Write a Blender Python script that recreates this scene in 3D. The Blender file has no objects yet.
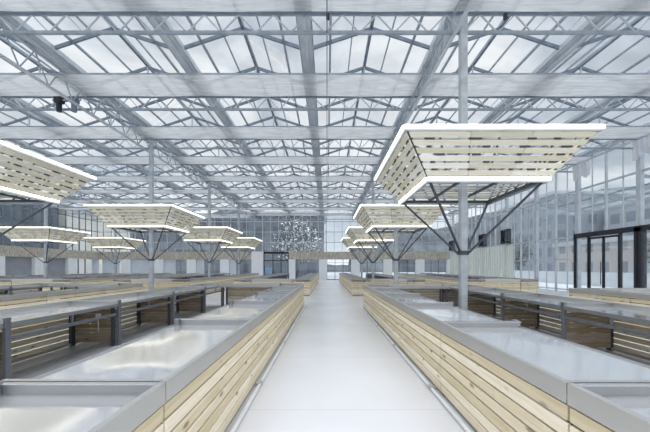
import bpy, math, random
from mathutils import Vector, Matrix
random.seed(7)
C = bpy.context.scene.collection
S = bpy.context.scene
PI = math.pi

# ------------------------------------------------------------------ helpers
class MB:
    """collects boxes, bars, tubes and sheets and links them as one mesh object"""
    def __init__(s):
        s.v = []; s.f = []
    def quad(s, a, b, c, d):
        n = len(s.v); s.v += [tuple(a), tuple(b), tuple(c), tuple(d)]; s.f.append((n, n+1, n+2, n+3)); return s
    def box(s, x0, y0, z0, x1, y1, z1):
        n = len(s.v)
        s.v += [(x0,y0,z0),(x1,y0,z0),(x1,y1,z0),(x0,y1,z0),(x0,y0,z1),(x1,y0,z1),(x1,y1,z1),(x0,y1,z1)]
        s.f += [(n,n+3,n+2,n+1),(n+4,n+5,n+6,n+7),(n,n+1,n+5,n+4),(n+1,n+2,n+6,n+5),(n+2,n+3,n+7,n+6),(n+3,n,n+4,n+7)]
        return s
    def cbox(s, x0, y0, z0, x1, y1, z1, b=0.004):
        """box with bevelled edges"""
        import bmesh
        bm = bmesh.new(); bmesh.ops.create_cube(bm, size=1)
        bmesh.ops.scale(bm, vec=(x1-x0, y1-y0, z1-z0), verts=bm.verts)
        bmesh.ops.translate(bm, vec=((x0+x1)/2, (y0+y1)/2, (z0+z1)/2), verts=bm.verts)
        bmesh.ops.bevel(bm, geom=list(bm.edges), offset=b, segments=1, affect='EDGES')
        n = len(s.v); bm.verts.index_update()
        s.v += [tuple(v.co) for v in bm.verts]
        s.f += [tuple(n+v.index for v in f.verts) for f in bm.faces]
        bm.free(); return s
    def bar(s, p, q, w, h=None, up=(0,0,1)):
        h = h or w; p = Vector(p); q = Vector(q); d = (q-p).normalized(); up = Vector(up)
        if abs(d.dot(up)) > .98: up = Vector((1,0,0))
        r = d.cross(up).normalized(); u = r.cross(d).normalized()
        n = len(s.v)
        for e in (p, q):
            for a, b in ((-1,-1),(1,-1),(1,1),(-1,1)):
                s.v.append(tuple(e + r*(a*w/2) + u*(b*h/2)))
        s.f += [(n,n+1,n+2,n+3),(n+7,n+6,n+5,n+4),(n,n+4,n+5,n+1),(n+1,n+5,n+6,n+2),(n+2,n+6,n+7,n+3),(n+3,n+7,n+4,n)]
        return s
    def tube(s, p, q, r, k=10):
        p = Vector(p); q = Vector(q); d = (q-p).normalized()
        up = Vector((0,0,1)) if abs(d.z) < .9 else Vector((1,0,0))
        a = d.cross(up).normalized(); b = a.cross(d)
        n = len(s.v)
        for e in (p, q):
            for i in range(k):
                t = 2*PI*i/k
                s.v.append(tuple(e + a*(r*math.cos(t)) + b*(r*math.sin(t))))
        for i in range(k):
            j = (i+1) % k
            s.f.append((n+i, n+j, n+k+j, n+k+i))
        s.f.append(tuple(n+i for i in range(k))[::-1]); s.f.append(tuple(n+k+i for i in range(k)))
        return s
    def grid(s, fn, nu, nv):
        n = len(s.v)
        for i in range(nu+1):
            for j in range(nv+1):
                s.v.append(tuple(fn(i/nu, j/nv)))
        for i in range(nu):
            for j in range(nv):
                a = n + i*(nv+1) + j
                s.f.append((a, a+nv+1, a+nv+2, a+1))
        return s
    def build(s, name, mat, parent=None, smooth=False):
        me = bpy.data.meshes.new(name); me.from_pydata(s.v, [], s.f); me.validate(); me.update()
        me.materials.append(mat)
        if smooth:
            for p in me.polygons: p.use_smooth = True
        o = bpy.data.objects.new(name, me); C.objects.link(o)
        if parent: o.parent = parent
        return o

def tag(o, label=None, cat=None, group=None, kind=None):
    if label: o['label'] = label
    if cat: o['category'] = cat
    if group: o['group'] = group
    if kind: o['kind'] = kind
    return o
def thing(name, label, cat, loc=(0,0,0), rz=0, group=None, kind=None):
    o = bpy.data.objects.new(name, None); C.objects.link(o)
    o.location = loc; o.rotation_euler = (0,0,rz); o.empty_display_size = .2
    return tag(o, label, cat, group, kind)
def kids(o): return [c for c in bpy.data.objects if c.parent == o]
def dup(root, loc, rz, label, group=None):
    r = root.copy(); C.objects.link(r); r.location = loc; r.rotation_euler = (0,0,rz); r['label'] = label
    if group: r['group'] = group
    for ch in TREE[root.name]:
        c = ch[0].copy(); C.objects.link(c); c.parent = r
        for g in ch[1]:
            d = g.copy(); C.objects.link(d); d.parent = c
    return r
TREE = {}
def remember(root): TREE[root.name] = [(c, kids(c)) for c in kids(root)]
ORD = ['first','second','third','fourth','fifth','sixth','seventh','eighth','ninth','tenth','eleventh','twelfth']

# ------------------------------------------------------------------ materials
def new_mat(name):
    m = bpy.data.materials.new(name); m.use_nodes = True
    nt = m.node_tree; nt.nodes.clear()
    out = nt.nodes.new('ShaderNodeOutputMaterial')
    return m, nt, out
def N(nt, t, **kw):
    n = nt.nodes.new(t)
    for k, v in kw.items():
        if k in n.inputs: n.inputs[k].default_value = v
        else: setattr(n, k, v)
    return n
def principled(name, col, rough=.5, metal=0., noise=0.06, scale=6., bump=0., stretch=(1,1,1), spec=.5):
    m, nt, out = new_mat(name)
    b = N(nt, 'ShaderNodeBsdfPrincipled'); nt.links.new(b.outputs[0], out.inputs[0])
    b.inputs['Roughness'].default_value = rough; b.inputs['Metallic'].default_value = metal
    b.inputs['Specular IOR Level'].default_value = spec
    tc = N(nt, 'ShaderNodeTexCoord'); mp = N(nt, 'ShaderNodeMapping'); mp.inputs['Scale'].default_value = stretch
    nz = N(nt, 'ShaderNodeTexNoise', Scale=scale, Detail=4.)
    nt.links.new(tc.outputs['Object'], mp.inputs[0]); nt.links.new(mp.outputs[0], nz.inputs['Vector'])
    cr = N(nt, 'ShaderNodeValToRGB')
    cr.color_ramp.elements[0].position = .3; cr.color_ramp.elements[1].position = .7
    cr.color_ramp.elements[0].color = tuple(max(0, c*(1-noise*2)) for c in col) + (1,)
    cr.color_ramp.elements[1].color = tuple(min(1, c*(1+noise)) for c in col) + (1,)
    nt.links.new(nz.outputs[0], cr.inputs[0]); nt.links.new(cr.outputs[0], b.inputs['Base Color'])
    if bump:
        bp = N(nt, 'ShaderNodeBump', Strength=bump, Distance=.02)
        nt.links.new(nz.outputs[0], bp.inputs['Height']); nt.links.new(bp.outputs[0], b.inputs['Normal'])
    return m
def wood(name, c1, c2, axis='Y', knots=True, rough=.6):
    """sawn softwood: stretched grain, a few knots, every plank a tone of its own"""
    m, nt, out = new_mat(name)
    b = N(nt, 'ShaderNodeBsdfPrincipled', Roughness=rough); nt.links.new(b.outputs[0], out.inputs[0])
    b.inputs['Specular IOR Level'].default_value = .25
    tc = N(nt, 'ShaderNodeTexCoord'); geo = N(nt, 'ShaderNodeNewGeometry')
    add = N(nt, 'ShaderNodeVectorMath', operation='MULTIPLY_ADD')
    comb = N(nt, 'ShaderNodeCombineXYZ')
    for i in range(3): nt.links.new(geo.outputs['Random Per Island'], comb.inputs[i])
    nt.links.new(comb.outputs[0], add.inputs[0]); add.inputs[1].default_value = (17,31,23)
    nt.links.new(tc.outputs['Object'], add.inputs[2])
    mp = N(nt, 'ShaderNodeMapping')
    mp.inputs['Scale'].default_value = {'Y': (14,1.1,22), 'X': (1.1,14,22)}[axis]
    nt.links.new(add.outputs[0], mp.inputs[0])
    nz = N(nt, 'ShaderNodeTexNoise', Scale=1.6, Detail=6., Distortion=.6); nt.links.new(mp.outputs[0], nz.inputs['Vector'])
    cr = N(nt, 'ShaderNodeValToRGB'); e = cr.color_ramp.elements
    e[0].position = .32; e[0].color = c2+(1,); e[1].position = .62; e[1].color = c1+(1,)
    nt.links.new(nz.outputs[0], cr.inputs[0])
    hsv = N(nt, 'ShaderNodeHueSaturation')
    mr = N(nt, 'ShaderNodeMapRange'); mr.inputs[3].default_value = .8; mr.inputs[4].default_value = 1.12
    nt.links.new(geo.outputs['Random Per Island'], mr.inputs[0]); nt.links.new(mr.outputs[0], hsv.inputs['Value'])
    mr2 = N(nt, 'ShaderNodeMapRange'); mr2.inputs[3].default_value = 1.25; mr2.inputs[4].default_value = .75
    nt.links.new(geo.outputs['Random Per Island'], mr2.inputs[0]); nt.links.new(mr2.outputs[0], hsv.inputs['Saturation'])
    nt.links.new(cr.outputs[0], hsv.inputs['Color'])
    last = hsv.outputs[0]
    if knots:
        mk = N(nt, 'ShaderNodeMapping'); mk.inputs['Scale'].default_value = {'Y': (9,3.2,9), 'X': (3.2,9,9)}[axis]
        nt.links.new(add.outputs[0], mk.inputs[0])
        vo = N(nt, 'ShaderNodeTexVoronoi', Scale=1.); nt.links.new(mk.outputs[0], vo.inputs['Vector'])
        k = N(nt, 'ShaderNodeMapRange'); k.inputs[1].default_value = .09; k.inputs[2].default_value = .23
        k.inputs[3].default_value = .75; k.inputs[4].default_value = 0.
        nt.links.new(vo.outputs['Distance'], k.inputs[0])
        mx = N(nt, 'ShaderNodeMix', data_type='RGBA'); nt.links.new(k.outputs[0], mx.inputs[0])
        nt.links.new(last, mx.inputs[6]); mx.inputs[7].default_value = (.2,.12,.06,1)
        last = mx.outputs[2]
    nt.links.new(last, b.inputs['Base Color'])
    bp = N(nt, 'ShaderNodeBump', Strength=.15, Distance=.01); nt.links.new(nz.outputs[0], bp.inputs['Height'])
    nt.links.new(bp.outputs[0], b.inputs['Normal'])
    return m
def glass(name, tint=(.93,.96,.97), refl=1.0, milk=.08, rough=.02):
    """thin pane: lets light through, mirrors at grazing angles, carries a little dirt"""
    m, nt, out = new_mat(name)
    tr = N(nt, 'ShaderNodeBsdfTransparent'); tr.inputs[0].default_value = tint+(1,)
    gl = N(nt, 'ShaderNodeBsdfGlossy', Roughness=rough)
    df = N(nt, 'ShaderNodeBsdfTranslucent'); df.inputs[0].default_value = (.8,.85,.88,1)
    tc = N(nt, 'ShaderNodeTexCoord'); nz = N(nt, 'ShaderNodeTexNoise', Scale=.9, Detail=5.)
    nt.links.new(tc.outputs['Object'], nz.inputs['Vector'])
    mr = N(nt, 'ShaderNodeMapRange'); mr.inputs[1].default_value = .35; mr.inputs[2].default_value = .7
    mr.inputs[3].default_value = milk*.4; mr.inputs[4].default_value = milk*1.6
    nt.links.new(nz.outputs[0], mr.inputs[0])
    m1 = N(nt, 'ShaderNodeMixShader'); nt.links.new(mr.outputs[0], m1.inputs[0])
    nt.links.new(tr.outputs[0], m1.inputs[1]); nt.links.new(df.outputs[0], m1.inputs[2])
    geo = N(nt, 'ShaderNodeNewGeometry'); dt = N(nt, 'ShaderNodeVectorMath', operation='DOT_PRODUCT')
    nt.links.new(geo.outputs['Incoming'], dt.inputs[0]); nt.links.new(geo.outputs['Normal'], dt.inputs[1])
    ab = N(nt, 'ShaderNodeMath', operation='ABSOLUTE'); nt.links.new(dt.outputs['Value'], ab.inputs[0])
    om = N(nt, 'ShaderNodeMath', operation='SUBTRACT'); om.inputs[0].default_value = 1.; nt.links.new(ab.outputs[0], om.inputs[1])
    pw = N(nt, 'ShaderNodeMath', operation='POWER'); nt.links.new(om.outputs[0], pw.inputs[0]); pw.inputs[1].default_value = 5.
    mu = N(nt, 'ShaderNodeMath', operation='MULTIPLY_ADD'); mu.inputs[1].default_value = .92*refl; mu.inputs[2].default_value = .05*refl
    nt.links.new(pw.outputs[0], mu.inputs[0])
    m2 = N(nt, 'ShaderNodeMixShader'); nt.links.new(mu.outputs[0], m2.inputs[0])
    nt.links.new(m1.outputs[0], m2.inputs[1]); nt.links.new(gl.outputs[0], m2.inputs[2])
    nt.links.new(m2.outputs[0], out.inputs[0])
    return m
def emit(name, col, strength):
    m, nt, out = new_mat(name)
    e = N(nt, 'ShaderNodeEmission', Strength=strength); e.inputs[0].default_value = col+(1,)
    nt.links.new(e.outputs[0], out.inputs[0]); return m

M = {}
M['pine'] = wood('pine_planks', (.87,.78,.60), (.75,.64,.45))
M['pine_x'] = wood('pine_planks_cross', (.87,.78,.60), (.75,.64,.45), 'X')
M['slat'] = wood('pale_slats', (.88,.83,.69), (.79,.73,.56), 'X', knots=False)
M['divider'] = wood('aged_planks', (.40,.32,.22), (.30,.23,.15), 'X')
M['steel'] = principled('brushed_steel', (.54,.54,.53), .38, .8, .015, 2.)
M['lip_steel'] = principled('bright_steel', (.70,.70,.70), .25, .85, .01, 2.)
M['edge_steel'] = principled('grey_steel_edge', (.34,.35,.36), .4, .5, .03, 3.)
M['grey_steel'] = principled('grey_painted_steel', (.20,.21,.235), .45, .3, .06, 5.)
M['dark_steel'] = principled('dark_steel', (.075,.085,.105), .45, .3, .1, 5.)
M['galv'] = principled('galvanised_steel', (.34,.385,.435), .5, .35, .1, 4.)
M['galv_dark'] = principled('weathered_galvanised_steel', (.19,.235,.29), .55, .3, .12, 4.)
M['galv_pale'] = principled('pale_aluminium', (.55,.595,.64), .45, .3, .06, 3.)
M['column'] = principled('galvanised_column_steel', (.50,.54,.57), .45, .3, .1, 5.)
M['white'] = principled('white_render', (.87,.89,.92), .7, 0, .02, 3.)
M['grey_panel'] = principled('grey_wall_panel', (.34,.36,.41), .6, 0, .04, 2.)
M['plastic'] = principled('white_plastic', (.82,.82,.8), .4, 0, .02, 5.)
M['black'] = principled('black_painted_metal', (.022,.025,.035), .35, .2, .1, 5.)
M['concrete'] = principled('pale_paving', (.55,.57,.60), .8, 0, .06, .5)
M['pipe'] = principled('white_pipe', (.72,.73,.74), .35, .2, .04, 3.)
M['glass_roof'] = glass('roof_glass', (.95,.965,.975), .6, .12)
M['glass_wall'] = glass('wall_glass', (.94,.96,.965), .8, .035)
M['glass_door'] = glass('door_glass', (.91,.93,.945), .8, .03)
M['led'] = emit('led_light', (1.,.95,.82), 2.4)
M['pale_panel'] = principled('pale_blue_panel', (.66,.72,.78), .5, 0, .03, 1.)
M['curtain'] = principled('ivory_curtain', (.74,.78,.73), .8, 0, .06, 1.5, 0, (1,3,.1))

def tray_mat():
    # bright stainless sheet with long soft waves in its flatness and smears of film
    m, nt, out = new_mat('polished_steel_tray')
    b = N(nt, 'ShaderNodeBsdfPrincipled', Metallic=.82); nt.links.new(b.outputs[0], out.inputs[0])
    b.inputs['Base Color'].default_value = (.90,.905,.92,1)
    geo = N(nt, 'ShaderNodeNewGeometry')
    nz = N(nt, 'ShaderNodeTexNoise', Scale=1.1, Detail=0., Distortion=.5); nt.links.new(geo.outputs['Position'], nz.inputs['Vector'])
    bp = N(nt, 'ShaderNodeBump', Strength=.09, Distance=.05); nt.links.new(nz.outputs[0], bp.inputs['Height'])
    nt.links.new(bp.outputs[0], b.inputs['Normal'])
    n2 = N(nt, 'ShaderNodeTexNoise', Scale=1.3, Detail=2., Distortion=.5); nt.links.new(geo.outputs['Position'], n2.inputs['Vector'])
    mr = N(nt, 'ShaderNodeMapRange'); mr.inputs[1].default_value = .35; mr.inputs[2].default_value = .65
    mr.inputs[3].default_value = .08; mr.inputs[4].default_value = .17
    nt.links.new(n2.outputs[0], mr.inputs[0]); nt.links.new(mr.outputs[0], b.inputs['Roughness'])
    return m
M['tray'] = tray_mat()

def floor_mat():
    m, nt, out = new_mat('polished_pale_floor')
    b = N(nt, 'ShaderNodeBsdfPrincipled'); nt.links.new(b.outputs[0], out.inputs[0])
    tc = N(nt, 'ShaderNodeTexCoord')
    nz = N(nt, 'ShaderNodeTexNoise', Scale=.6, Detail=5.); nt.links.new(tc.outputs['Object'], nz.inputs['Vector'])
    cr = N(nt, 'ShaderNodeValToRGB'); e = cr.color_ramp.elements
    e[0].position = .3; e[0].color = (.55,.555,.572,1); e[1].position = .7; e[1].color = (.60,.605,.622,1)
    nt.links.new(nz.outputs[0], cr.inputs[0])
    # saw-cut joints
    br = N(nt, 'ShaderNodeTexBrick', offset=0., Scale=1.); br.inputs['Mortar Size'].default_value = .006
    br.inputs['Brick Width'].default_value = 2.4; br.inputs['Row Height'].default_value = 2.2
    br.inputs['Color1'].default_value = (1,1,1,1); br.inputs['Color2'].default_value = (1,1,1,1); br.inputs['Mortar'].default_value = (.8,.8,.8,1)
    mp = N(nt, 'ShaderNodeMapping'); mp.inputs['Location'].default_value = (.96,.7,0)
    nt.links.new(tc.outputs['Object'], mp.inputs[0]); nt.links.new(mp.outputs[0], br.inputs['Vector'])
    mx = N(nt, 'ShaderNodeMix', data_type='RGBA', blend_type='MULTIPLY'); mx.inputs[0].default_value = 1.
    nt.links.new(cr.outputs[0], mx.inputs[6]); nt.links.new(br.outputs[0], mx.inputs[7])
    nt.links.new(mx.outputs[2], b.inputs['Base Color'])
    mr = N(nt, 'ShaderNodeMapRange'); mr.inputs[3].default_value = .20; mr.inputs[4].default_value = .25
    nt.links.new(nz.outputs[0], mr.inputs[0]); nt.links.new(mr.outputs[0], b.inputs['Roughness'])
    return m
M['floor'] = floor_mat()

def screen_mat():
    # pleated woven shade cloth: part cloth, part holes
    m, nt, out = new_mat('shade_cloth')
    df = N(nt, 'ShaderNodeBsdfDiffuse'); tl = N(nt, 'ShaderNodeBsdfTranslucent'); tr = N(nt, 'ShaderNodeBsdfTransparent')
    tc = N(nt, 'ShaderNodeTexCoord'); mp = N(nt, 'ShaderNodeMapping'); mp.inputs['Scale'].default_value = (.35,6,1)
    nt.links.new(tc.outputs['Object'], mp.inputs[0])
    nz = N(nt, 'ShaderNodeTexNoise', Scale=3., Detail=5., Distortion=.8); nt.links.new(mp.outputs[0], nz.inputs['Vector'])
    cr = N(nt, 'ShaderNodeValToRGB'); e = cr.color_ramp.elements
    e[0].position = .35; e[0].color = (.45,.46,.475,1); e[1].position = .65; e[1].color = (.60,.61,.62,1)
    nt.links.new(nz.outputs[0], cr.inputs[0])
    nt.links.new(cr.outputs[0], df.inputs[0]); nt.links.new(cr.outputs[0], tl.inputs[0])
    a = N(nt, 'ShaderNodeMixShader'); a.inputs[0].default_value = .5
    nt.links.new(df.outputs[0], a.inputs[1]); nt.links.new(tl.outputs[0], a.inputs[2])
    b = N(nt, 'ShaderNodeMixShader'); b.inputs[0].default_value = .18
    nt.links.new(a.outputs[0], b.inputs[1]); nt.links.new(tr.outputs[0], b.inputs[2])
    nt.links.new(b.outputs[0], out.inputs[0]); return m
M['screen'] = screen_mat()

def fascia_mat():
    # beige cladding of short upright battens
    m, nt, out = new_mat('beige_batten_cladding')
    b = N(nt, 'ShaderNodeBsdfPrincipled', Roughness=.8); nt.links.new(b.outputs[0], out.inputs[0])
    tc = N(nt, 'ShaderNodeTexCoord'); mp = N(nt, 'ShaderNodeMapping'); mp.inputs['Scale'].default_value = (5,5,1.3)
    nt.links.new(tc.outputs['Object'], mp.inputs[0])
    nz = N(nt, 'ShaderNodeTexNoise', Scale=2.2, Detail=5.); nt.links.new(mp.outputs[0], nz.inputs['Vector'])
    cr = N(nt, 'ShaderNodeValToRGB'); e = cr.color_ramp.elements
    e[0].position = .35; e[0].color = (.36,.33,.28,1); e[1].position = .66; e[1].color = (.66,.62,.53,1)
    nt.links.new(nz.outputs[0], cr.inputs[0]); nt.links.new(cr.outputs[0], b.inputs['Base Color'])
    return m
M['fascia'] = fascia_mat()

def building_mat(name, wallc, winc, w, h):
    m, nt, out = new_mat(name)
    b = N(nt, 'ShaderNodeBsdfPrincipled', Roughness=.7); nt.links.new(b.outputs[0], out.inputs[0])
    tc = N(nt, 'ShaderNodeTexCoord')
    sx = N(nt, 'ShaderNodeSeparateXYZ'); nt.links.new(tc.outputs['Object'], sx.inputs[0])
    ad = N(nt, 'ShaderNodeMath', operation='ADD'); nt.links.new(sx.outputs[0], ad.inputs[0]); nt.links.new(sx.outputs[1], ad.inputs[1])
    cb = N(nt, 'ShaderNodeCombineXYZ'); nt.links.new(ad.outputs[0], cb.inputs[0]); nt.links.new(sx.outputs[2], cb.inputs[1])
    br = N(nt, 'ShaderNodeTexBrick', offset=0., Scale=1.)
    br.inputs['Brick Width'].default_value = w; br.inputs['Row Height'].default_value = h; br.inputs['Mortar Size'].default_value = h*.22
    br.inputs['Color1'].default_value = winc+(1,); br.inputs['Color2'].default_value = tuple(c*1.35 for c in winc)+(1,)
    br.inputs['Mortar'].default_value = wallc+(1,)
    nt.links.new(cb.outputs[0], br.inputs['Vector']); nt.links.new(br.outputs[0], b.inputs['Base Color'])
    return m

# ------------------------------------------------------------------ layout (metres; x to the side, y into the hall, z up)
EYE = 1.6
WALL_B, WALL_R, WALL_L = 41.5, 15.45, -28.7
ROOF0 = 6.2
TRUSS_Y = [8.2 + 4*k for k in range(9)]
GUT = [3.38 + 4*k for k in range(-8, 4)]
Z_GUT, Z_RIDGE, Z_TOP, Z_BOT = 8.26, 9.04, 7.87, 7.42

# floor and outside ground
f = MB().box(WALL_L-.3, -2, -.2, WALL_R+.3, WALL_B+.2, 0).build('floor', M['floor'])
tag(f, 'pale polished floor of the hall', None, None, 'structure')
g = MB().box(-160, -40, -.7, 190, 260, -.25).build('ground', M['concrete'])
tag(g, 'pale paved ground outside the glass walls', None, None, 'structure')

M['corridor'] = principled('dark_grey_floor', (.30,.305,.32), .5, 0, .08, 1.2)  # floor strips between counter rows, darker than the aisle floor
# ------------------------------------------------------------------ roof
def roof_gable(i, x0, x1):
    xm = (x0+x1)/2
    r = thing('ceiling', f'{ORD[i]} glass roof gable counted from the black-door wall', None, (0,0,0), 0, 'glass roof gables', 'structure')
    for (xa, za, xb, zb) in ((x0, Z_GUT+.12, xm, Z_RIDGE), (xm, Z_RIDGE, x1, Z_GUT+.12)):
        MB().quad((xa,ROOF0,za),(xb,ROOF0,zb),(xb,WALL_B,zb),(xa,WALL_B,za)).build('glass', M['glass_roof'], r)
    MB().bar((xm,ROOF0,Z_RIDGE+.02),(xm,WALL_B,Z_RIDGE+.02),.09,.12).build('ridge_bar', M['galv_dark'], r)
    b = MB()
    for t in (.36, .7):
        za = Z_GUT+.12 + (Z_RIDGE-Z_GUT-.12)*t
        for xx in (x0+(xm-x0)*t, x1-(x1-xm)*t):
            wd = .07 if t < .5 else .035
            b.bar((xx,ROOF0,za-.02),(xx,WALL_B,za-.02),wd,.06)
    b.build('glazing_bar', M['galv'], r)
    y = ROOF0 + 0.02
    while y < WALL_B:
        k = MB()
        k.bar((x0,y,Z_GUT+.06),(xm,y,Z_RIDGE-.06),.06,.10); k.bar((xm,y,Z_RIDGE-.06),(x1,y,Z_GUT+.06),.06,.10)
        k.build('rafter', M['galv_dark'], r)
        y += 2.0
    return r
gs = sorted([(GUT[k], GUT[k+1]) for k in range(len(GUT)-1)], reverse=True)
for i, (a, b) in enumerate(gs): roof_gable(i, a, b)
for i, x in enumerate(sorted(GUT, reverse=True)):
    m = MB()
    m.box(x-.20, ROOF0, Z_GUT, x+.20, WALL_B, Z_GUT+.03)
    for s in (-1, 1): m.bar((x+s*.20,ROOF0,Z_GUT+.02),(x+s*.27,ROOF0,Z_GUT+.2),.02); m.box(x+s*.2-.015, ROOF0, Z_GUT, x+s*.2+.015, WALL_B, Z_GUT+.16)
    m.box(x-.05, ROOF0, Z_GUT-.08, x+.05, WALL_B, Z_GUT)
    o = m.build('roof_gutter', M['galv_pale'])
    tag(o, f'{ORD[i]} long aluminium roof gutter counted from the black-door wall', 'gutter', 'roof gutters')

# trusses: one per bay and line
BAYS = [(3.38,15.38,'bay beside the black doors'), (-8.62,3.38,'middle bay above the aisle'), (-20.62,-8.62,'bay opposite the doors beyond the aisle'), (-28.62,-20.62,'bay along the far side wall')]
def make_truss(xa, xb):
    t = thing('roof_truss', 'x', 'truss', (xa,0,0), 0, 'lattice roof trusses')
    L = xb-xa
    MB().box(.06,-.03,Z_TOP-.02,L-.06,.03,Z_TOP+.02).build('top_chord', M['galv'], t)
    MB().box(.06,-.035,Z_BOT-.035,L-.06,.035,Z_BOT+.035).build('bottom_chord', M['galv'], t)
    w = MB(); n = int(round(L/.86)); s = L/n
    for i in range(n):
        w.bar((i*s,0,Z_BOT),(i*s+s/2,0,Z_TOP),.03); w.bar((i*s+s/2,0,Z_TOP),(i*s+s,0,Z_BOT),.03)
    x = 2.0
    for k in range(int(L/4)):            # short posts carrying ridge and gutters
        w.bar((4*k+.06,0,Z_TOP),(4*k+.06,0,Z_GUT),.06); w.bar((4*k+2,0,Z_TOP),(4*k+2,0,Z_RIDGE),.05)
    w.build('lattice', M['galv_pale'], t)
    remember(t); return t
for xa, xb, nm in BAYS:
    proto = make_truss(xa, xb)
    for i, y in enumerate(TRUSS_Y):
        lab = f'{ORD[i]} lattice truss from the camera, {nm}'
        if i == 0: proto.location = (xa, y, 0); proto['label'] = lab
        else: dup(proto, (xa, y, 0), 0, lab)

# shade screens parked flat in front of each truss, pleated along x, one cloth per bay
def make_screen(x0, x1):
    t = thing('shade_screen', 'x', 'shade screen', (0,0,0), 0, 'parked shade screens')
    W = 1.42; nv = 36; rr = random.Random(11)
    prof = [(.02*math.sin(v*2.1)+.012*rr.uniform(-1,1)) for v in range(nv+1)]
    def fn(u, v):
        x = x0+(x1-x0)*u
        return (x, -.12-W*(1-v), Z_TOP-.015+prof[int(round(v*nv))]+.012*math.sin(x*1.7+v*9))
    MB().grid(fn, 40, nv).build('cloth', M['screen'], t, True)
    MB().box(x0,-.14-W,Z_TOP-.045,x1,-.10-W,Z_TOP-.01).build('pull_bar', M['galv'], t)
    MB().box(x0,-.12,Z_TOP-.05,x1,-.07,Z_TOP-.01).build('clamp_bar', M['galv_dark'], t)
    remember(t); return t
for xa, xb, nm in BAYS:
    ps = make_screen(max(xa-.2, WALL_L+.15), min(xb-.28, WALL_R-.3))
    for i, y in enumerate(TRUSS_Y):
        lab = f'{ORD[i]} grey pleated shade screen from the camera, {nm}'
        if i == 0: ps.location = (0,y,0); ps['label'] = lab
        else: dup(ps, (0,y,0), 0, lab)

# long lattice girders over the column lines
for x, nm in ((3.38,'above the column line beside the aisle'), (-8.62,'above the column line across the aisle'), (-20.62,'above the column line farthest from the doors')):
    t = thing('lattice_girder', 'long lattice girder running into the hall '+nm, 'girder', (x-.24,0,0), 0, 'long lattice girders')
    g0 = 8.5 if x == -8.62 else ROOF0
    MB().box(-.035,g0,Z_BOT-.105,.035,WALL_B-.15,Z_BOT-.037).build('bottom_chord', M['galv_pale'], t)
    MB().box(-.03,g0,Z_GUT-.14,.03,WALL_B-.15,Z_GUT-.09).build('top_chord', M['galv_pale'], t)
    w = MB(); y = max(g0, 8.2)
    while y < WALL_B-1.2:
        w.bar((0,y,Z_BOT-.06),(0,y+.5,Z_GUT-.1),.03); w.bar((0,y+.5,Z_GUT-.1),(0,y+1.0,Z_BOT-.06),.03); y += 1.0
    w.build('lattice', M['galv'], t)

# thin cable with sensors, drive motors
o = MB().tube((.0,ROOF0,7.40),(.0,WALL_B-.15,7.40),.012,6).build('guide_cable', M['dark_steel'])
tag(o, 'thin dark cable running along the hall under the trusses over the aisle', 'cable')
for x, y, lab in ((.02,8.05,'small black sensor hanging over the aisle under the first screen'), (4.35,8.05,'small black sensor hanging beside the first column under the screen')):
    t = thing('climate_sensor', lab, 'sensor', (x,y,0))
    MB().cbox(-.04,-.04,7.64,.04,.04,7.78,.008).build('housing', M['black'], t)
    MB().tube((0,0,7.77),(0,0,7.80),.008,6).build('hanger', M['black'], t)
for x, y, lab in ((-9.66,11.9,'black drive motor hung from the second truss'), (-9.12,11.9,'grey drive motor beside the black one on the second truss')):
    dark = 'black' in lab.split()[0]
    t = thing('drive_motor', lab, 'motor', (x,y,0))
    m_ = M['black'] if dark else M['galv_dark']
    MB().cbox(-.14,-.12,7.5,.14,.12,7.72,.03).build('gearbox', m_, t)
    MB().tube((0,0,7.5),(0,0,7.2),.09,12).build('motor_body', m_, t, False)
    MB().tube((-.24,0,7.62),(.24,0,7.62),.03,8).build('drive_shaft', M['galv'], t)

# ------------------------------------------------------------------ columns
def make_column():
    t = thing('steel_column', 'x', 'column', (0,0,0), 0, 'galvanised columns')
    m = MB()
    m.cbox(-.088,-.088,.02,.088,.088,Z_GUT-.0,.02)
    m.build('shaft', M['column'], t)
    MB().cbox(-.19,-.19,0,.19,.19,.022,.004).build('base_plate', M['galv'], t)
    MB().cbox(-.15,-.14,Z_GUT-.2,.2,.14,Z_GUT-.08,.01).build('cap', M['galv_pale'], t)
    remember(t); return t

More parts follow.
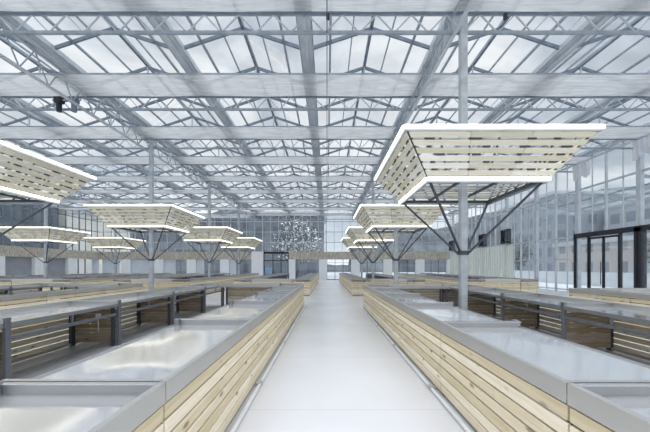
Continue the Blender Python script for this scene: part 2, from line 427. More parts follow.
# ------------------------------------------------------------------ slatted light canopies
BH, BZ, TH, TZ = 1.28, 3.47, 1.90, 4.30
def make_canopy():
    t = thing('slatted_light_canopy', 'x', 'canopy light', (0,0,0), 0, 'slatted light canopies on the columns')
    def P(side, u, s, off=0.):
        # u in [-1,1] along the side, s from the bottom (0) to the top (1), off outwards
        h = BH+(TH-BH)*s; z = BZ+(TZ-BZ)*s
        nx = (TZ-BZ); nz = -(TH-BH); l = math.hypot(nx, nz)
        a = h + off*nx/l; zz = z + off*nz/l
        v = [(u*h,-a),(a,u*h),(-u*h,a),(-a,-u*h)][side]
        return Vector((v[0], v[1], zz))
    for sd in range(4):
        rnd = random.Random(sd+3)
        m = MB()
        ns = 6
        for k in range(ns):
            s0 = .055 + k*(.89/ns); s1 = s0 + .89/ns*.68
            for (ua, ub) in ((-.985,-.335),(-.33,.33),(.335,.985)):
                n = len(m.v)
                for of in (0., .024):
                    m.v += [tuple(P(sd,ua,s0,of)),tuple(P(sd,ub,s0,of)),tuple(P(sd,ub,s1,of)),tuple(P(sd,ua,s1,of))]
                m.f += [(n,n+3,n+2,n+1),(n+4,n+5,n+6,n+7),(n,n+1,n+5,n+4),(n+1,n+2,n+6,n+5),(n+2,n+3,n+7,n+6),(n+3,n,n+4,n+7)]
        m.build('slat_panel', M['slat'], t)
        r = MB()
        for u in (-.98,-.66,-.33,0,.33,.66,.98):
            r.bar(P(sd,u,.0,-.03), P(sd,u,1.,-.03), .035, .03)
        r.build('rib', M['dark_steel'], t)
        c = MB()
        for k in range(ns-1):
            sm = .055 + (k+.84)*(.89/ns)
            for j in range(4):
                u = -.75+.5*j+rnd.uniform(-.16,.16); w = rnd.uniform(.025,.065)
                c.bar(P(sd,u-w,sm,.006), P(sd,u+w,sm+.004,.006), .03, .035)
        c.build('gap_dash', M['dark_steel'], t)  # solid dark dashes added in the slat gaps, for clips and dark openings
        for (s, nm) in ((0.,'lower_light_strip'), (1.,'upper_light_strip')):
            a, b = P(sd,-1,s,.028), P(sd,1,s,.028)
            MB().bar(a, b, .04, .058).build(nm, M['led'], t)
            a, b = P(sd,-1,s,-.025)-Vector((0,0,.045)), P(sd,1,s,-.025)-Vector((0,0,.045))
            MB().bar(a, b, .04, .12).build('light_channel', M['galv_pale'], t)
    fr = MB()
    for a, b in (((-1,-1),(1,-1)),((1,-1),(1,1)),((1,1),(-1,1)),((-1,1),(-1,-1))):
        fr.bar((a[0]*(BH-.08),a[1]*(BH-.08),BZ-.01),(b[0]*(BH-.08),b[1]*(BH-.08),BZ-.01),.06,.06)
    for x in (-.43,.43): fr.bar((x,-BH+.08,BZ+.03),(x,BH-.08,BZ+.03),.05,.05)
    fr.build('base_frame', M['dark_steel'], t)
    sl = MB()
    for k in range(9):
        y = -BH+.2+k*(2*BH-.4)/8
        if abs(y) < .14: 
            sl.box(-BH+.1,y-.05,BZ+.06,-.14,y+.05,BZ+.08); sl.box(.14,y-.05,BZ+.06,BH-.1,y+.05,BZ+.08)
        else: sl.box(-BH+.1,y-.05,BZ+.06,BH-.1,y+.05,BZ+.08)
    sl.build('base_slats', M['galv_pale'], t)
    co = MB()
    for a in ((-.108,-.108,-.09,.108),(.09,-.108,.108,.108),(-.09,-.108,.09,-.09),(-.09,.09,.09,.108)):
        co.box(a[0],a[1],1.90,a[2],a[3],2.0)
    co.build('collar', M['dark_steel'], t)
    for sx in (-1,1):
        for sy in (-1,1):
            MB().bar((sx*.10,sy*.10,1.95),(sx*(BH-.06),sy*(BH-.06),BZ-.03),.044,.044).build('strut', M['dark_steel'], t)
    remember(t); return t

COLS = []
for k in range(4): COLS.append((3.38, 8.2+8*k, ['beside the aisle nearest the camera','beside the aisle, second from the camera','beside the aisle, third from the camera','beside the aisle, farthest from the camera'][k]))
for k in range(4): COLS.append((-8.62, 8.2+8*k, ['across the aisle, cut by the picture edge','across the aisle, first whole one there','across the aisle, second whole one in its line','across the aisle, last of its line'][k]))
for k in range(2): COLS.append((-20.62, 24.2+8*k, ['against the far side wall, nearer of two','against the far side wall, farther of two'][k]))
pc = make_column(); pcan = make_canopy()
for i, (x, y, d) in enumerate(COLS):
    l1 = 'square galvanised steel column carrying the canopy '+d; l2 = 'inverted pyramid of lit pale slats '+d
    if i == 4: x, y = -8.92, 8.1
    if i == 0:
        pc.location = (x,y,0); pc['label'] = l1; pcan.location = (x,y,0); pcan['label'] = l2
    else:
        if i == 4:
            dup(pcan, (x,y,0), 0, l2); dup(pc, (x,y,0), 0, l1); continue
        dup(pc, (x,y,0), 0, l1); dup(pcan, (x,y,0), 0, l2)

# ------------------------------------------------------------------ counters
TOP = .915
def make_counter(L, W=1.0):
    """plank face at x=0 looking to -x, steel tray behind it, open shelf side at x=W; runs along y 0..L"""
    t = thing('market_counter', 'x', 'counter', (0,0,0), 0, 'x')
    e = .009
    p = MB(); n = 7; ph = (TOP-.12-.04)/n
    for k in range(n):
        z0 = .04+k*ph
        cut = random.Random(k).uniform(.3,.7)*L if k % 3 == 1 else None
        spans = [(e, L-e)] if not cut else [(e, cut-.002),(cut+.002, L-e)]
        for a, b in spans: p.cbox(.006,a,z0,.03,b,z0+ph-.018,.003)
    p.build('plank_front', M['pine'], t)
    r = MB()                                   # folded steel rim
    r.cbox(-.004,e*.5,TOP-.125,.004,L-e*.5,TOP,.0015); r.box(.0,e*.5,TOP-.004,.035,L-e*.5,TOP); r.box(.031,e*.5,TOP-.075,.035,L-e*.5,TOP-.003)
    r.build('steel_rim', M['steel'], t)
    MB().grid(lambda u, v: (.035+(W-.04)*u, e+(L-2*e)*v, TOP-.068+.004*math.sin(u*5+v*7)*math.sin(v*PI)*math.sin(u*PI)), 8, 16).build('steel_tray', M['tray'], t, True)
    for a, b, c, d in ((e,e+.012,e+.0125,e+.04), (L-e-.012,L-e,L-e-.04,L-e-.0125)):
        li = MB().box(.036,a,TOP-.08,W,b,TOP-.003).build('tray_lip', M['edge_steel'], t)  # grey face colour stands in for the dark reflection on the steel
        MB().box(.036,min(a,c),TOP-.0025,W,max(b,d),TOP+.001).build('lip_flange', M['lip_steel'], t)
    fc = MB(); fc.cbox(W-.012,e,TOP-.12,W,L-e,TOP-.055,.002)
    fc.build('tray_edge', M['edge_steel'], t)
    MB().cbox(W-.045,.06,TOP-.30,W-.012,L-.06,TOP-.245,.003).build('rail', M['grey_steel'], t)
    MB().cbox(W-.04,L/2-.022,TOP-.245,W-.014,L/2+.022,TOP-.12,.002).build('rail_stub', M['grey_steel'], t)
    po = MB()
    for y in (e+.004,):
        po.cbox(W-.05,y,0,W+.006,y+.075,TOP+.012,.004)
        for k in range(14): po.box(W+.006,y+.022,.10+k*.058,W+.009,y+.038,.13+k*.058)
    po.build('slotted_post', M['grey_steel'], t)
    for ya, yb in ((.001,.055),(L-.055,L-.001)):
        MB().cbox(.031,ya,0,.085,yb,TOP-.125,.002).build('inner_post', M['dark_steel'], t)
    MB().cbox(W-.12,L-.06,0,W-.065,L-.004,TOP-.10,.002).build('back_post', M['dark_steel'], t)
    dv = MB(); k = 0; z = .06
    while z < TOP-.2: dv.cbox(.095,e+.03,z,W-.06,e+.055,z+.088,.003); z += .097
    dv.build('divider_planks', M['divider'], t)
    MB().cbox(.04,.06,.02,.085,L-.06,.06,.003).build('bottom_rail', M['steel'], t)
    remember(t); return t

def make_cross(Wd, D=.8):
    """counter closing the end of an island: planks at y=0 looking to -y, width along x"""
    t = thing('end_counter', 'x', 'counter', (0,0,0), 0, 'counters closing the ends of the islands')
    e = .004; p = MB(); n = 7; ph = (TOP-.12-.04)/n
    for k in range(n): p.cbox(e,.006,.04+k*ph,Wd-e,.03,.04+(k+1)*ph-.011,.003)
    p.build('plank_front', M['pine_x'], t)
    r = MB(); r.cbox(e,-.004,TOP-.125,Wd-e,.004,TOP,.0015); r.box(e,0,TOP-.004,Wd-e,.035,TOP)
    r.box(e,D-.03,TOP-.12,Wd-e,D,TOP); r.build('steel_rim', M['steel'], t)
    MB().box(e,.035,TOP-.072,Wd-e,D-.03,TOP-.066).build('steel_tray', M['tray'], t)
    for x in (.03, Wd-.09): MB().cbox(x,.04,0,x+.06,.10,TOP-.07,.003).build('post', M['grey_steel'], t)
    for x in (.03, Wd-.09): MB().cbox(x,D-.10,0,x+.06,D-.04,TOP-.12,.003).build('post', M['grey_steel'], t)
    remember(t); return t

def end_panel(c, row, L):
    p = MB(); n = 7; ph = (TOP-.12-.04)/n
    ya, yb = (-.030,-.006) if row == 0 else (L+.006, L+.030)
    for k in range(n): p.cbox(.004,ya,.04+k*ph,.996,yb,.04+(k+1)*ph-.013,.003)
    p.build('end_planks', M['pine_x'], c)
PR = make_counter(2.2); PL = make_counter(2.37)
used = {}
def place(proto, loc, rz, label, group):
    if proto.name not in used:
        used[proto.name] = 1; proto.location = loc; proto.rotation_euler = (0,0,rz); proto['label'] = label; proto['group'] = group; return proto
    return dup(proto, loc, rz, label, group)
def in_view(xa, xb, ya, yb):
    if yb < 1.3: return False
    near = min(abs(xa), abs(xb)) if xa*xb > 0 else 0
    return near/yb < 1.02
# islands: (outer plank x nearest the aisle side, other plank x, name)
ISL = [(1.42, 5.50, 'R1'), (7.87, 11.85, 'R2'), (-5.24, -.965, 'L1'), (-12.0, -7.7, 'L2'), (-18.7, -14.4, 'L3'), (-25.4, -21.1, 'L4')]
ROWN = {('R1',0): 'plank-fronted row along the aisle, doors side', ('R1',1): 'open-shelved row behind that, doors side',
        ('L1',1): 'plank-fronted row along the aisle, across from the doors', ('L1',0): 'open-shelved row behind that, across from the doors',
        ('R2',0): 'plank-fronted row closest to the black doors', ('R2',1): 'last row before the black doors',
        ('L2',1): 'plank-fronted row of the second island from the aisle', ('L2',0): 'open-shelved row of the second island from the aisle',
        ('L3',1): 'plank-fronted row of the third island from the aisle', ('L3',0): 'open-shelved row of the third island from the aisle',
        ('L4',1): 'plank-fronted row of the island by the side wall', ('L4',0): 'open-shelved row of the island by the side wall'}
CROSS = {}
for x0, x1, nm in ISL:
    right = nm[0] == 'R'
    L, s0, nb = (2.2, 1.95, 6) if right else (2.37, 1.97, 6)
    if nm == 'R2': s0 = -.24
    proto = PR if right else PL
    blocks = [(s0-L, nb, 'before the cross gap'), (18.5, 9 if right else 8, 'past the cross gap')]
    for bi, (y0, n, bn) in enumerate(blocks):
        yq = y0+n*L
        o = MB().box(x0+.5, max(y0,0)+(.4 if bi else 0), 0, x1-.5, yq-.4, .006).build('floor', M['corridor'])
        tag(o, f'darker grey floor strip between the shelf rows of an island {bn}', None, None, 'structure')
        for row in (0, 1):
            cnt = 0
            for k in range(n):
                ya = y0+k*L; yb = ya+L
                xa, xb = (x0, x0+1) if row == 0 else (x1-1, x1)
                if not in_view(xa, xb, ya, yb): continue
                lab = f'{ORD[cnt]} steel-topped counter {bn}, {ROWN[(nm,row)]}'
                cnt += 1
                grp = f'counters of the {ROWN[(nm,row)]}'
                if row == 0: c = place(proto, (x0, ya, 0), 0, lab, grp)
                else: c = place(proto, (x1, yb, 0), PI, lab, grp)
                if bi == 1 and k == 0: end_panel(c, row, L)
        Wd = x1-x0-2.02
        key = round(Wd,2)
        if key not in CROSS: CROSS[key] = make_cross(Wd)
        isl = {'R1':'first island on the doors side','R2':'island closest to the black doors','L1':'first island across from the doors','L2':'second island across from the doors','L3':'third island across from the doors','L4':'island by the side wall'}[nm]
        if bi == 0:
            yend = y0+n*L
            if in_view(x0, x1, yend-.8, yend): place(CROSS[key], (x1-1.01, yend, 0), PI, f'plank and steel counter closing the far end of the {isl}', 'counters closing the ends of the islands')
        else:
            place(CROSS[key], (x0+1.01, y0, 0), 0, f'plank and steel counter facing the cross gap, {isl}', 'counters closing the ends of the islands')

# socket boxes on two dividers
for x, y, z, lab in ((-4.62, 6.71-2.37+2.37-.02, .60, 'white socket box on the shelf divider across the aisle'), (4.82, 6.35+.02, .58, 'white socket box on the shelf divider, doors side')):
    t = thing('socket_box', lab, 'socket', (x,y,z))
    bx_ = MB().cbox(-.05,-.04,-.06,.05,.0,.06,.006).build('box', M['plastic'], t)
    MB().cbox(-.03,-.046,-.03,.03,-.04,.03,.003).build('cover', M['white'], bx_)
    MB().tube((0,-.02,-.06),(0,-.02,-.3),.01,6).build('conduit', M['plastic'], t)

# floor pipes along the aisle
for x, y1, ys, lab in ((-.90,13.9,(2.0,4.45,6.85,9.3,11.6),'white pipe lying along the plank fronts across from the doors'), (1.355,12.9,(2.0,4.3,6.6,8.8,10.9),'white pipe lying along the plank fronts on the doors side')):
    t = thing('floor_pipe', lab, 'pipe', (x,.6,0))
    MB().tube((0,0,.026),(0,y1-.6,.026),.022,10).build('tube', M['pipe'], t, False)
    for y in ys:
        MB().tube((0,y-.65,.03),(0,y-.55,.03),.030,12).build('coupling', M['steel'], t)
        MB().tube((0,y-.6,.03),(.06 if x > 0 else -.06,y-.6,.03),.018,8).build('branch', M['steel'], t)

# ------------------------------------------------------------------ back wall
B = WALL_B
def xw(px, d=B): return (px-327)*d/330.0
wb = thing('wall_back', 'glazed end wall over a beige band and white piers', None, (0,0,0), 0, None, 'structure')
MB().box(WALL_L+.5, B-.35, 2.55, xw(252.5), B+.1, 3.5).build('cladding_band', M['fascia'], wb)
MB().box(xw(289), B-.35, 2.55, WALL_R-.1, B+.1, 3.5).build('cladding_band', M['fascia'], wb)
PIERS = [(123,132),(156,164.5),(188,197),(221,230),(289,295.5),(319,327),(351,359.5),(383,391.5),(415,423.5),(446,450)]
for a, b in PIERS: MB().box(xw(a), B-.42, 0, xw(b), B+.1, 2.55).build('pier', M['white'], wb)
MB().box(xw(252.5), B-.6, 0, xw(264), B+.1, 3.52).build('pier', M['white'], wb)
m = MB(); m.box(WALL_L, B+.02, 3.5, WALL_R, B+.04, Z_GUT+.1); m.build('glass', M['glass_wall'], wb)
edges = [WALL_L+.5] + [v for p in PIERS[:4] for v in (xw(p[0]), xw(p[1]))] + [xw(252.5)]
openings = []
allp = sorted([(xw(a), xw(b)) for a, b in PIERS] + [(xw(252.5), xw(264))])
prev = WALL_L+.5
for a, b in allp:
    if a-prev > .4: openings.append((prev, a))
    prev = b
k = 0
grey_open = {0, 2}
for (a, b) in openings:
    if abs(a-xw(264)) < .1: continue
    w = thing(f'window_{k+1}', f'{ORD[min(k,11)]} shopfront glazing from the side wall under the beige band', None, (0,0,0), 0, None, 'structure')
    MB().box(a, B-.02, 0, b, B, 2.55).build('glass', M['glass_door'], w)
    fr = MB(); nn = 3
    for i in range(nn+1):
        x = a+(b-a)*i/nn; fr.box(max(a,x-.03), B-.06, 0, min(b,x+.03), B+.03, 2.55)
    fr.box(a, B-.06, 0, b, B+.03, .08); fr.box(a, B-.06, 2.1, b, B+.03, 2.15)
    fr.build('window_frame', M['galv_dark'], w)
    fr_ = {0:.85, 1:1., 2:.5, 3:.33, 4:.3}.get(k, 0)
    if fr_: MB().box(a+.02, B-.12, 0.02, a+(b-a)*fr_-.02, B-.07, 2.52).build('pale_panel', M['pale_panel'], w)
    k += 1
mu = MB(); x = WALL_L+.6; i = 0
while x < WALL_R:
    w_ = .11 if i % 4 == 0 else .05
    mu.box(x-w_/2, B-.05, 3.5, x+w_/2, B+.02, Z_GUT); x += 1.0; i += 1
for z in (4.7, 6.0, 7.3): mu.box(WALL_L, B-.05, z-.04, WALL_R, B+.02, z+.04)
mu.build('mullion', M['galv_pale'], wb)
# dark framed entrance in the back wall
d = thing('door_1', 'dark framed glass entrance in the end wall', None, (xw(264),B-.3,0), 0, None, 'structure')
W_ = xw(289)-xw(264); fr = MB()
for x in (0, W_*.36, W_*.68, W_-.1): fr.box(x, 0, 0, x+.1, .14, 3.4)
fr.box(0, 0, 3.25, W_, .14, 3.5); fr.box(0, 0, 2.35, W_, .14, 2.45); fr.build('door_frame', M['black'], d)
MB().box(.05,.06,.0,W_-.05,.08,3.3).build('glass', M['glass_door'], d)
MB().box(.15,.02,.75,W_*.34,.05,1.5).build('notice_panel', principled('blue_notice', (.25,.45,.62), .5), d)

# ------------------------------------------------------------------ side wall opposite the doors
wl = thing('wall_left', 'glazed side wall over a beige band, white piers and grey panels', None, (0,0,0), 0, None, 'structure')
X = WALL_L
MB().box(X-.1, 18, 2.55, X+.35, B, 3.5).build('cladding_band', M['fascia'], wl)
y = 23.8; ip = 0
while y < B-2:
    MB().box(X-.1, y, 0, X+.42, y+1.1, 2.55).build('pier', M['white'], wl); ip += 1
    if y < 35: MB().box(X-.05, y+1.1, 0, X+.05, y+4.1, 2.55).build('grey_panel', M['grey_panel'], wl)
    else:
        MB().box(X-.03, y+1.1, 0, X-.01, B, 2.55).build('glass', M['glass_door'], wl)
        MB().box(X-.04, y+1.9, 0, X+.05, y+2.0, 2.55).box(X-.04, y+3.0, 0, X+.05, y+3.1, 2.55).build('window_bar', M['galv_dark'], wl)
        MB().box(X-.05, B-1.2, 0, X+.1, B-.05, 2.55).build('pale_panel', M['pale_panel'], wl)
    y += 4.1
MB().box(X-.04, 18, 3.5, X-.02, B, Z_GUT+.1).build('glass', M['glass_wall'], wl)
mu = MB(); y = 18.2; i = 0
while y < B:
    w_ = .12 if i % 4 == 0 else .05
    mu.box(X-.02, y-w_/2, 3.5, X+.06, y+w_/2, Z_GUT); y += 1.0; i += 1
for z in (4.7, 6.0, 7.3): mu.box(X-.02, 18, z-.04, X+.06, B, z+.04)
mu.build('mullion', M['galv_dark'], wl)

# ------------------------------------------------------------------ door side wall
wr = thing('wall_right', 'tall glass side wall with grey posts and transoms', None, (0,0,0), 0, None, 'structure')
X = WALL_R
DY0, DY1 = 11.8, 20.35
MB().box(X+.02, DY1, 0, X+.04, B, Z_GUT-.1).build('glass', M['glass_wall'], wr)
MB().box(X+.02, 8, 3.5, X+.04, DY1, Z_GUT-.1).build('glass', M['glass_wall'], wr)
p = MB(); mu = MB(); th = MB(); i = 0; y = 8.2
while y < B:
    z0 = 3.5 if y < DY1-.2 else 0
    if i % 4 == 0: p.box(X-.18, y-.12, z0, X+.02, y+.12, Z_GUT)
    elif i % 2 == 0: mu.box(X-.10, y-.04, z0, X+.02, y+.04, Z_GUT)
    else: th.box(X-.04, y-.018, z0, X+.02, y+.018, Z_GUT)
    y += 1.0; i += 1
for z in (3.5, 6.3, 7.95): mu.box(X-.08, 8, z-.05, X+.02, B, z+.05)
for z in (.15, 2.1): th.box(X-.05, DY1, z-.03, X+.02, B, z+.03)
p.build('post', M['galv_pale'], wr); mu.build('mullion', M['galv_pale'], wr); th.build('glazing_bar', M['galv_pale'], wr)
MB().box(X-.22, 8, Z_GUT-.12, X+.1, B, Z_GUT+.02).build('eaves_beam', M['galv_pale'], wr)

def door_set(n, ya, yb, lab):
    d = thing(f'door_{n}', lab, None, (X-.25, ya, 0), 0, None, 'structure')
    L = yb-ya; f = MB()
    f.box(0,0,0,.3,.16,3.55); f.box(0,L-.16,0,.3,L,3.55); f.box(0,0,3.35,.3,L,3.62)
    for q in (1,3): f.box(.06,L*q/4-.05,0,.2,L*q/4+.05,3.35)
    f.build('door_frame', M['black'], d)
    for q in (0,1):
        a, b = (L/4+.05, L/2-.005) if q == 0 else (L/2+.005, L*3/4-.05)
        lf = MB()
        lf.box(.09,a,.02,.15,a+.07,3.3); lf.box(.09,b-.07,.02,.15,b,3.3); lf.box(.09,a,.02,.15,b,.14); lf.box(.09,a,3.2,.15,b,3.3)
        lo = lf.build('door_leaf', M['black'], d)
        MB().box(.115,a+.07,.14,.125,b-.07,3.2).build('pane', M['glass_door'], lo)
        yh = b-.12 if q == 0 else a+.12
        h = MB().tube((.05,yh,.6),(.05,yh,1.9),.018,8); h.tube((.05,yh,.75),(.1,yh,.75),.012,6); h.tube((.05,yh,1.75),(.1,yh,1.75),.012,6)
        h.build('handle', M['black'], lo)
    for a, b in ((.16,L/4-.05),(L*3/4+.05,L-.16)):
        MB().box(.115,a,.02,.125,b,3.35).build('side_light', M['glass_door'], d)
door_set(2, 16.2, 20.35, 'black framed double glass doors with side lights')
door_set(3, 12.0, 16.15, 'black framed double glass doors cut by the picture edge')

# ivory curtain panels and fans further along that wall
for k in range(7):
    y0 = 27+2*k
    def fn(u, v, y0=y0): return (X-.18+.03*math.sin(u*2*PI*5), y0+.04+1.92*u, .1+3.35*v)
    o = MB().grid(fn, 60, 2).build('curtain_panel', M['curtain'], None, True)
    tag(o, f'{ORD[k]} ivory curtain panel along the glass wall past the black doors', 'curtain', 'ivory curtain panels')
for k, y in enumerate((28.2, 32.4, 36.4, 40.4)):
    t = thing('extractor_fan', f'{ORD[k]} black extractor fan above the ivory curtains from the black doors', 'fan', (X-.2,y,4.2), 0, 'extractor fans')
    h = MB()
    for a in ((-.6,-.6,-.5,.6),(.5,-.6,.6,.6)): h.box(-.12,a[0],a[1],.15,a[2],a[3])
    h.box(-.12,-.6,.5,.15,.6,.6); h.box(-.12,-.6,-.6,.15,.6,-.5); h.build('housing', M['dark_steel'], t)
    s = MB()
    for q in range(7): s.bar((-.02,-.5,-.43+q*.143),(-.02,.5,-.43+q*.143),.12,.012,(.6,0,1))
    s.build('louvre', M['dark_steel'], t)
    MB().box(.12,-.5,-.5,.14,.5,.5).build('back_plate', M['black'], t)
# cloths hanging from the eaves
for k, (ya, yb) in enumerate(((18.9,20.2),(14.9,16.3),)):
    def fn(u, v, ya=ya, yb=yb):
        return (X-.42+.05*math.sin(u*2*PI*5+v*2), ya+(yb-ya)*u, 7.74-(.85+.1*math.sin(u*9))*v)
    o = MB().grid(fn, 50, 10).build('hanging_cloth', principled('pale_cloth', (.72,.75,.79), .9, 0, .05, 3.), None, True)
    tag(o, ['pale gathered cloth hanging from the eaves, whole one', 'pale gathered cloth hanging from the eaves above the picture-edge doors'][k], 'cloth')

# outdoor glass awning above the doors
t = thing('entrance_awning', 'glass awning on steel brackets outside above the black doors', 'awning', (X+.1,0,0))
MB().quad((0.1,11,6.2),(4.2,11,5.6),(4.2,26,5.6),(0.1,26,6.2)).build('pane', M['glass_wall'], t)
for y in (12.4,16.4,20.4,24.4):
    b = MB(); b.bar((.05,y,6.15),(4.2,y,5.52),.14,.12); b.bar((.05,y,4.9),(2.4,y,5.78),.1); b.build('bracket', M['galv'], t)
b = MB()
for xx, zz in ((1.4,5.98),(2.8,5.78),(4.15,5.57)): b.bar((xx,11,zz),(xx,26,zz),.07)
b.build('purlin', M['galv'], t)

# ------------------------------------------------------------------ outside
def hill(name, lab, pts, depth, col, seed):
    """ridge along a polyline of (x, y, height)"""
    rnd = random.Random(seed); m = MB()
    n = 90; V = []
    def at(u):
        q = u*(len(pts)-1); i = min(int(q), len(pts)-2); f = q-i
        return [pts[i][c]*(1-f)+pts[i+1][c]*f for c in range(3)]
    ph = [rnd.uniform(0,6) for _ in range(6)]
    def fn(u, v):
        x, y, h = at(u)
        r = math.hypot(x, y); dx, dy = x/r, y/r
        hh = h*(1+.10*math.sin(u*31+ph[0])+.06*math.sin(u*73+ph[1])+.03*math.sin(u*170+ph[2]))*math.sin(min(1,v)*PI/2)
        hh *= 1+.08*math.sin(v*11+u*40+ph[3])*(1-v)
        return (x+dx*depth*(v-.5), y+dy*depth*(v-.5), -.3+hh)
    o = m.grid(fn, n, 12).build(name, principled(name+'_cover', col, .95, 0, .35, .12), None, True)
    tag(o, lab, None, None, 'structure')
hill('hill', 'grey wooded hillside beyond the end wall', [(-190,40,22),(-120,110,26),(-50,140,27),(-6,140,26),(-3,140,3),(9,140,3),(11,140,20),(40,140,24),(90,120,30),(140,70,26),(175,10,20)], 50, (.10,.115,.135), 3)

def block(name, lab, x0, y0, x1, y1, h, mat, cat='building', rf=True):
    t = thing(name, lab, cat, ((x0+x1)/2, (y0+y1)/2, -.25))
    a, b = (x1-x0)/2, (y1-y0)/2
    MB().box(-a,-b,0,a,b,h).build('facade', mat, t)
    if rf: MB().box(-a-.3,-b-.3,h,a+.3,b+.3,h+.6).build('roof_edge', M['galv_pale'], t)
    return t
bm1 = building_mat('pale_block', (.36,.39,.43), (.19,.22,.26), 3.2, 3.0)
bm2 = building_mat('warm_block', (.48,.46,.44), (.24,.26,.29), 2.6, 3.2)
bm3 = building_mat('white_block', (.86,.87,.88), (.60,.64,.68), 5.0, 3.4)
bm4 = building_mat('grey_block', (.30,.33,.37), (.16,.19,.23), 3.0, 3.2)
block('office_building', 'pale office block seen through the glass side wall', 52, 40, 66, 62, 13, bm1)
block('apartment_building', 'warm grey apartment block seen through the black doors', 44, 64, 60, 84, 16, bm4)
block('shop_building', 'low warm building across the street from the black doors', 36, 26, 46, 52, 5.0, bm2)
block('warehouse', 'dark building behind the tree beyond the end wall', -13.8, 58, -.6, 70, 11.0, building_mat('slate_block', (.16,.18,.21), (.08,.10,.13), 3.0, 3.2))
block('store_building', 'dark grey block beyond the end wall across from the doors', -46, 72, -16, 84, 12.5, building_mat('dusk_block', (.15,.17,.20), (.07,.09,.12), 3.0, 3.2))
block('depot_building', 'dark depot building outside the far side wall', -46, 24, -37, 45.5, 10, building_mat('depot_block', (.12,.14,.17), (.06,.08,.10), 3.0, 3.2))
block('annex_building', 'pale cream annex outside the side wall', -46, 47, -37, 62, 10, building_mat('cream_block', (.80,.77,.70), (.70,.66,.60), 3, 3))
M['grass_wall'] = principled('low_white_wall', (.66,.70,.72), .8, 0, .05, 1.)
o = MB().box(26, 4, -.25, 26.3, 60, 1.1).build('garden_wall', M['grass_wall']); tag(o, 'low pale wall across the street outside the doors', 'wall')

def tree(x, y, h, r, lab, seed, col, sky_flecks=False):
    t = thing('street_tree', lab, 'tree', (x,y,-.25))
    rnd = random.Random(seed); tr = MB()
    tr.tube((0,0,0),(0,0,h*.5),.2,8)
    for i in range(9):
        a = rnd.uniform(0,2*PI); tr.tube((0,0,h*rnd.uniform(.25,.5)),(r*.8*math.cos(a),r*.8*math.sin(a),h*rnd.uniform(.6,.95)),.06,6)
    tr.build('trunk', M['dark_steel'], t)
    lf = MB()
    for i in range(1500):
        while True:
            p = Vector((rnd.uniform(-1,1),rnd.uniform(-1,1),rnd.uniform(-1,1)))
            if p.length < 1: break
        c = Vector((p.x*r, p.y*r, h*.62+p.z*h*.38)); s = rnd.uniform(.10,.24)
        d1 = Vector((rnd.gauss(0,1),rnd.gauss(0,1),rnd.gauss(0,1))).normalized(); d2 = d1.orthogonal().normalized()
        lf.quad(c-d1*s, c-d2*s*.6, c+d1*s, c+d2*s*.6)
    lf.build('foliage', principled('leaves', col, .8, 0, .3, 1.), t)
    if sky_flecks:
        lf = MB()  # white quads put in for bright sky showing through the leaves
        for i in range(620):
            while True:
                p = Vector((rnd.uniform(-1,1),rnd.uniform(-1,1),rnd.uniform(-1,1)))
                if p.length < 1: break
            c = Vector((p.x*r, p.y*r, h*.62+p.z*h*.38)); s = rnd.uniform(.10,.26)
            d1 = Vector((rnd.gauss(0,1),rnd.gauss(0,1),rnd.gauss(0,1))).normalized(); d2 = d1.orthogonal().normalized()
            lf.quad(c-d1*s, c-d2*s*.6, c+d1*s, c+d2*s*.6)
        tag(lf.build('sky_flecks', M['white'], t), 'pale flecks in place of sky between the leaves')
tree(-4.4, 48, 9.0, 3.6, 'dark leafy tree behind the end wall beside the aisle axis', 5, (.07,.08,.085), True)
tree(31, 30, 5.5, 1.7, 'bare grey street tree outside the glass side wall', 8, (.20,.22,.22))
tree(33, 57, 7.5, 2.2, 'taller grey street tree outside the glass side wall', 9, (.18,.21,.22))

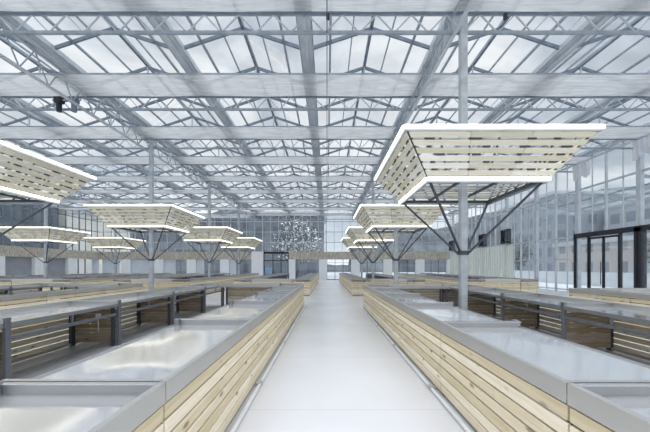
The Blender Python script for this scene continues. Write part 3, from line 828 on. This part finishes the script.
# ------------------------------------------------------------------ sky and light
w = bpy.data.worlds.new('overcast'); S.world = w; w.use_nodes = True; nt = w.node_tree; nt.nodes.clear()
out = nt.nodes.new('ShaderNodeOutputWorld'); bg = N(nt, 'ShaderNodeBackground'); nt.links.new(bg.outputs[0], out.inputs[0])
tc = N(nt, 'ShaderNodeTexCoord'); sx = N(nt, 'ShaderNodeSeparateXYZ'); nt.links.new(tc.outputs['Generated'], sx.inputs[0])
mp = N(nt, 'ShaderNodeMapping'); mp.inputs['Scale'].default_value = (1,1,2.2); nt.links.new(tc.outputs['Generated'], mp.inputs[0])
nz = N(nt, 'ShaderNodeTexNoise', Scale=2.6, Detail=6., Distortion=.6); nt.links.new(mp.outputs[0], nz.inputs['Vector'])
cr = N(nt, 'ShaderNodeValToRGB'); e = cr.color_ramp.elements
e[0].position = .40; e[0].color = (.46,.51,.58,1); e[1].position = .60; e[1].color = (.93,.94,.95,1)
nt.links.new(nz.outputs[0], cr.inputs[0]); nt.links.new(cr.outputs[0], bg.inputs[0])
mr = N(nt, 'ShaderNodeMapRange'); mr.interpolation_type = 'SMOOTHSTEP'
mr.inputs[1].default_value = .58; mr.inputs[2].default_value = 1.; mr.inputs[3].default_value = .84; mr.inputs[4].default_value = 4.8
hz = N(nt, 'ShaderNodeMapRange'); hz.interpolation_type = 'SMOOTHSTEP'
hz.inputs[1].default_value = .04; hz.inputs[2].default_value = .32; hz.inputs[3].default_value = 1.6; hz.inputs[4].default_value = 1.0
nt.links.new(sx.outputs[2], hz.inputs[0]); ml = N(nt, 'ShaderNodeMath', operation='MULTIPLY')
nt.links.new(sx.outputs[2], mr.inputs[0]); nt.links.new(mr.outputs[0], ml.inputs[0]); nt.links.new(hz.outputs[0], ml.inputs[1]); nt.links.new(ml.outputs[0], bg.inputs[1])

# ------------------------------------------------------------------ camera
cam = bpy.data.cameras.new('camera'); co = bpy.data.objects.new('camera', cam); C.objects.link(co)
co.location = (0,0,EYE); co.rotation_euler = (PI/2,0,0)
cam.sensor_width = 36; cam.lens = 330/650*36; cam.shift_x = -2/650; cam.shift_y = 51/650
cam.clip_end = 600; cam.clip_start = .05
S.camera = co
S.view_settings.view_transform = 'Standard'; S.view_settings.look = 'None'; S.view_settings.gamma = 1
S.view_settings.use_curve_mapping = False
S.view_settings.exposure = .19
